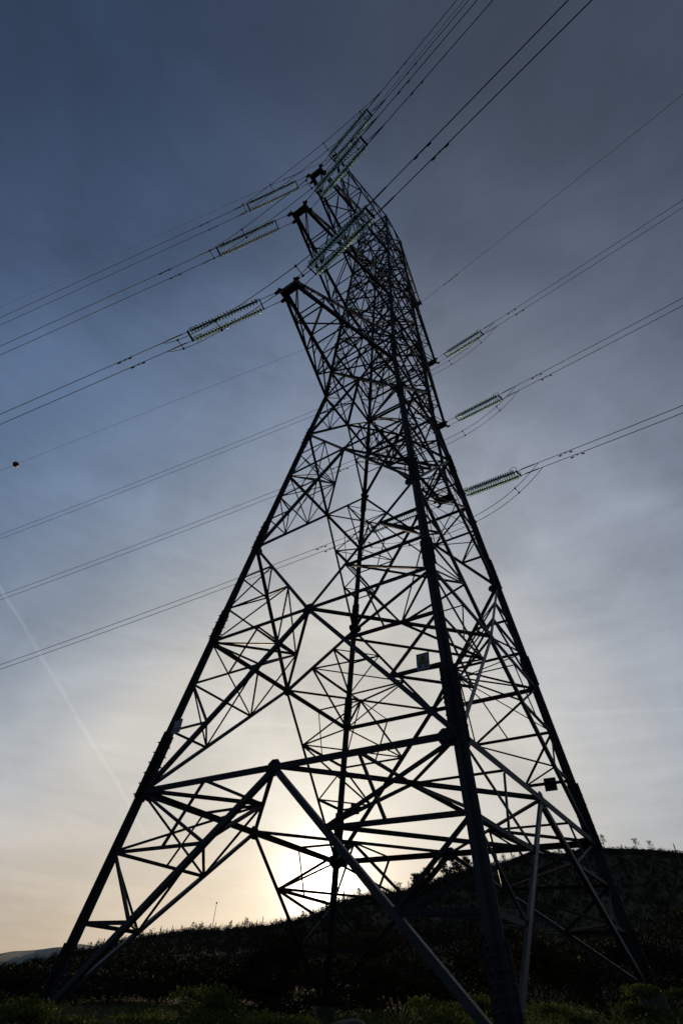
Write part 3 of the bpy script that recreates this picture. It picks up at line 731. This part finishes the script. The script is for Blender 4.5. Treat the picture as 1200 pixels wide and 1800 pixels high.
for i, (azd, r, h, w_, n, lf, m, lb) in enumerate(bushes): bush(azd, r, h, w_, n, lf, m, 'shrub', lb, 100+i, clumps=16 if h > 2 else 11)

# hillside scrub: one mass of bushes over the whole slope
rg = np.random.default_rng(21); P = []; S_ = []
for i in range(9000):
    azd = rg.uniform(92, 156); E, Dr = ridge(azd); crest = i % 3 == 0
    r = (Dr*rg.uniform(0.93, 1.01)) if crest else 34+(Dr*0.95-34)*rg.random()**0.75
    x, y = polar(azd, r); z = ground_z(x, y); h = (0.8+1.6*rg.random())*(1+0.4*rg.random()**4); ww = h*(0.8+0.6*rg.random())
    room = math.tan(R(E))*r*(1-((r-26)/(Dr-26))**0.62) if r < Dr else 0      # keep below the crest seen from the path
    if not crest: h = min(h, 0.35+0.75*room); ww = max(ww*0.7, h)
    if crest: h *= 0.62+0.5*rg.random()**3
    if crest and 119 < azd < 150: h *= 1.5
    if crest and i % 15 == 0: h = rg.uniform(1.6, 3.6); ww = h*rg.uniform(1.0, 1.8)
    if not crest and i % 7 == 1 and r > 60: h = min(rg.uniform(2.0, 4.5), 0.5+0.9*room); ww = max(h, 2.0)*rg.uniform(0.9, 1.5)
    nl = 44 if crest else (80 if i % 7 == 1 else 26); v = rg.normal(size=(nl, 3)); v /= np.linalg.norm(v, axis=1)[:, None]; rr = rg.random(nl)**0.4
    q = np.stack([x+v[:, 0]*rr*ww*0.6, y+v[:, 1]*rr*ww*0.6, z-(0.25 if crest else 0)+h*0.36+v[:, 2]*rr*h*0.5], 1); P.append(q)
    S_.append((0.22+r*(0.0005 if crest else 0.0012))*(0.7+0.6*rg.random(nl)))
P = np.concatenate(P); S_ = np.concatenate(S_)
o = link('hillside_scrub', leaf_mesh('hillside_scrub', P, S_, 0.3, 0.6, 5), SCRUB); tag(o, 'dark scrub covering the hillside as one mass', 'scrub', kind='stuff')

# trees on the hill
def tree_proto(kind, seed):
    rg = np.random.default_rng(seed); mb = MB(); P = []; dirs = []
    if kind == 'conifer':
        H = 9.0; mb.tube([(0, 0, -0.6), (0, 0, H*0.5), (0, 0, H)], 0.1, 6, radii=[0.2, 0.12, 0.02])
        for _ in range(700):
            t = rg.random()**0.8; z = H*(0.14+0.86*t); rad = (1-t)*1.5*(0.6+0.4*math.sin(z*5+rg.normal(0, .3)))+0.12; a = rg.uniform(0, 6.283); rr = rad*rg.random()**0.5
            P.append((rr*math.cos(a), rr*math.sin(a), z-rr*0.25))
        lf = 0.42
    elif kind == 'eucalyptus':
        H = 14.0; mb.tube([(0, 0, -0.6), (0.2, 0, H*0.4), (0.0, 0.3, H*0.75), (0.3, 0.1, H*0.95)], 0.1, 6, radii=[0.28, 0.2, 0.1, 0.03]); cs = []
        for k in range(15):
            t = 0.38+0.6*rg.random(); a = rg.uniform(0, 6.283); L = (1.2+2.6*rg.random())*(1.15-abs(t-0.7)); b0 = Vector((0.1, 0.1, H*t*0.85)); e = Vector((L*math.cos(a), L*math.sin(a), H*t+0.8))
            mb.tube([b0, lerp(b0, e, 0.6)+Vector((0, 0, -0.1)), e], 0.05, 5, radii=[0.09, 0.05, 0.02]); cs.append((e, 0.7+0.8*rg.random()))
        for _ in range(2600):
            e, s_ = cs[rg.integers(len(cs))]; v = rg.normal(size=3)*0.5*s_; P.append((e.x+v[0], e.y+v[1], e.z+v[2]*0.7))
        lf = 0.58
    else:   # round broadleaf / umbrella pine with bare trunk
        H = {'broadleaf': 7.0, 'pine': 8.5}[kind]; t0 = {'broadleaf': 0.25, 'pine': 0.55}[kind]
        mb.tube([(0, 0, -0.6), (0.1, 0, H*0.45), (0, 0.1, H*0.85)], 0.1, 6, radii=[0.22, 0.14, 0.04]); cs = []
        for k in range(11):
            t = t0+(0.95-t0)*rg.random(); a = rg.uniform(0, 6.283); L = (0.8+1.5*rg.random()); b0 = Vector((0, 0, H*t*0.8)); e = Vector((L*math.cos(a), L*math.sin(a), H*t))
            mb.tube([b0, e], 0.05, 5, radii=[0.08, 0.02]); cs.append((e, 0.6+0.5*rg.random()))
        for _ in range(900):
            e, s_ = cs[rg.integers(len(cs))]; v = rg.normal(size=3)*0.55*s_; P.append((e.x+v[0], e.y+v[1], e.z+v[2]*0.8))
        lf = 0.34
    P = np.array(P)
    return mb.mesh('trunk'), leaf_mesh('crown', P, lf*(0.6+0.8*rg.random(len(P))), 0.2, 0.5, seed)
PRO = {k: [tree_proto(k, 50+i*7+len(k)) for i in range(3)] for k in ('conifer', 'eucalyptus', 'broadleaf', 'pine')}
for k, ls in PRO.items():
    for tr, cwn in ls: tr.materials.append(BARK); cwn.materials.append(TREE)
tr_rng = random.Random(5)
def tree(kind, azd, r, scale, label, group=None, zoff=0.0):
    x, y = polar(azd, r); z = ground_z(x, y)+zoff; tm, cm = tr_rng.choice(PRO[kind])
    root = empty({'conifer': 'conifer_tree', 'eucalyptus': 'eucalyptus_tree', 'broadleaf': 'broadleaf_tree', 'pine': 'pine_tree'}[kind], (x, y, z), label, 'tree', group)
    root.rotation_euler = (0, 0, tr_rng.uniform(0, 6.28)); root.scale = (scale*tr_rng.uniform(0.85, 1.15),)*2+(scale,)
    for nm, me in (('trunk', tm), ('crown', cm)):
        o = bpy.data.objects.new(nm, me); scene.collection.objects.link(o); o.parent = root
def azof(px, py):
    d = pixdir(px, py); return math.degrees(math.atan2(d.y, d.x))
def ridge_tree(kind, px, py, tall_px, label, group=None, dist=None, lift=0.0):
    azd = azof(px, py); E, Dr = ridge(azd); r = dist or Dr*0.995; tall_px *= 1+lift
    H = {'conifer': 9.0, 'eucalyptus': 14.0, 'broadleaf': 6.2, 'pine': 8.0}[kind]
    d = pixdir(px, py); depth = 909.27/(cf.dot(d))      # focal length over the cosine: pixels per radian grow off axis
    tree(kind, azd, r, tall_px*r/(depth*1.15)/H, label, group)
# lone trees on the right hand skyline
ridge_tree('broadleaf', 1061, 1488, 16, 'small round lone tree nearest the tower on the right hilltop', lift=0.3)
ridge_tree('broadleaf', 1116, 1485, 13, 'left one of two close lone trees on the right hilltop', lift=0.3)
ridge_tree('broadleaf', 1141, 1486, 11, 'right one of two close lone trees on the right hilltop', lift=0.3)
ridge_tree('conifer', 1186, 1494, 15, 'pointed little tree at the right edge of the hilltop')
ridge_tree('broadleaf', 1092, 1488, 7, 'tiny bush-like tree between the lone trees on the right hilltop')
for px, h, lb in ((868, 20, 'first'), (884, 16, 'second'), (899, 19, 'third'), (913, 15, 'fourth'), (933, 12, 'fifth')):
    ridge_tree('conifer', px, 1507, h, '%s upright tree from the left in the row right of the near leg' % lb)
# grove of tall trees left of the near leg
for px, py_, h, lb in ((800, 1535, 52, 'tallest airy eucalyptus on the skyline left of the near leg'), (779, 1545, 46, 'leaning eucalyptus just left of the tallest one'), (760, 1556, 32, 'lower eucalyptus at the left end of the grove'),
                       (822, 1530, 44, 'eucalyptus between the tallest one and the near leg'), (840, 1525, 40, 'eucalyptus half hidden by the near leg')):
    ridge_tree('eucalyptus', px, py_, h, lb, dist=290)
# woods along the skyline
r2 = random.Random(9)
for i in range(22):
    px = r2.uniform(725, 850); py_ = np.interp(px, [725, 760, 850], [1562, 1556, 1520])
    ridge_tree(r2.choice(['broadleaf', 'eucalyptus']), px, py_, r2.uniform(18, 36), '%s %s tree crowded under the tall eucalyptus grove, %s' % (('low', 'mid-height')[i % 2], ('dark', 'leafy')[i//11], 'left of the tallest one' if px < 790 else ('right below the tallest one' if px < 812 else 'against the near leg')), 'low trees of the grove', dist=r2.uniform(270, 300))
SPOT = [(0, 'left of the left leg'), (130, 'between the left leg and its long diagonals'), (255, 'right of the left leg diagonals'), (345, 'close to the thin mast'), (405, 'just right of the thin mast'),
        (455, 'left of the sun'), (515, 'just left of the sun'), (565, 'right under the sun'), (610, 'just right of the sun'), (665, 'midway between the sun and the eucalyptus grove'), (735, 'below the eucalyptus grove'),
        (850, 'just right of the near leg'), (900, 'behind the pale upright brace'), (950, 'left of the right leg'), (1010, 'behind the right leg'), (1040, 'on the hilltop beside the right leg'), (1125, 'on the hilltop at the right edge')]
def spot(px): return [t for x0, t in SPOT if px >= x0][-1]
SHAPE = {'conifer': 'pointed', 'broadleaf': 'round', 'pine': 'bare-trunked'}
def crest_tree(k, px, py_, tall, where):
    size = 'tiny' if tall < 7 else ('small' if tall < 11 else 'taller')
    ridge_tree(k, px, py_, tall, '%s %s tree on the skyline %s' % (size, SHAPE[k], spot(px)), where)
for i in range(130):
    px = r2.uniform(365, 740); py_ = np.interp(px, [375, 500, 560, 600, 650, 735], [1630, 1612, 1600, 1582, 1572, 1562])
    crest_tree('conifer' if r2.random() < 0.6 else 'broadleaf', px, py_, 5+11*r2.random()**2.0, 'small trees along the skyline')
for i in range(75):
    px = r2.uniform(0, 360); py_ = np.interp(px, [0, 170, 260, 360], [1712, 1662, 1640, 1632])
    crest_tree(r2.choice(['broadleaf', 'broadleaf', 'conifer', 'pine']), px, py_, 6+10*r2.random()**1.6, 'small trees along the skyline')
for i in range(46):
    px = r2.uniform(850, 1010) if i < 34 else r2.uniform(1010, 1200)
    crest_tree(r2.choice(['broadleaf', 'conifer']), px, 1500, 3+9*r2.random()**2 if i < 34 else 2+4*r2.random()**2, 'small trees along the skyline')
# slim mast on the left ridge
azd = azof(373, 1632); E, Dr = ridge(azd); x, y = polar(azd, Dr*0.98); z = ground_z(x, y)
mt = empty('radio_mast', (x, y, z), 'thin radio mast standing on the left ridge', 'mast')
mb = MB(); mb.tube([(0, 0, -1), (0, 0, 12.5)], 0.16, 6, radii=[0.2, 0.11]); mb.build('mast_pole', DARK, mt, (0, 0, 0))
mb = MB(); mb.lathe([(0, 0.1), (0.1, 0.42), (0.7, 0.42), (0.9, 0.1)], (0, 0, 11.9), (0, 0, 1), 10); mb.build('antenna_head', DARK, mt, (0, 0, 0))
# rounded rock in the foreground
x, y = polar(123.3, 9.0); z = ground_z(x, y); vs = []; fs = []; NU, NV = 40, 22
for j in range(NV+1):
    for i in range(NU):
        th = math.pi*j/NV; ph = 2*math.pi*i/NU; d = Vector((math.sin(th)*math.cos(ph), math.sin(th)*math.sin(ph), math.cos(th)))
        k = 1+0.06*vnoise(d.x*3+d.z, d.y*3-d.z, 1.0, 4); vs.append((d.x*0.46*k, d.y*0.52*k, d.z*0.52*k))
for j in range(NV):
    for i in range(NU): fs.append((j*NU+i, (j+1)*NU+i, (j+1)*NU+(i+1) % NU, j*NU+(i+1) % NU))
me = bpy.data.meshes.new('boulder'); me.from_pydata(vs, [], fs); me.polygons.foreach_set('use_smooth', [True]*len(fs)); me.update()
o = link('boulder', me, ROCK); o.location = (x, y, 0.40); tag(o, 'rounded grey boulder at the bottom centre of the picture', 'boulder')

# ---------------------------------------------------------------- haze
mb = MB(); mb.box((0, 0, 130), (14000, 0, 0), (0, 14000, 0), (0, 0, 700))
HZ = bpy.data.materials.new('air'); HZ.use_nodes = True; HZ.node_tree.nodes.clear()
vp = HZ.node_tree.nodes.new('ShaderNodeVolumePrincipled'); vp.inputs['Color'].default_value = (0.42, 0.66, 1.0, 1); vp.inputs['Density'].default_value = 0.000016; vp.inputs['Anisotropy'].default_value = 0.0
oo = HZ.node_tree.nodes.new('ShaderNodeOutputMaterial'); HZ.node_tree.links.new(vp.outputs[0], oo.inputs['Volume'])
o = mb.build('haze', HZ); tag(o, 'thin evening haze between the tower and the far hills', 'haze', kind='stuff')
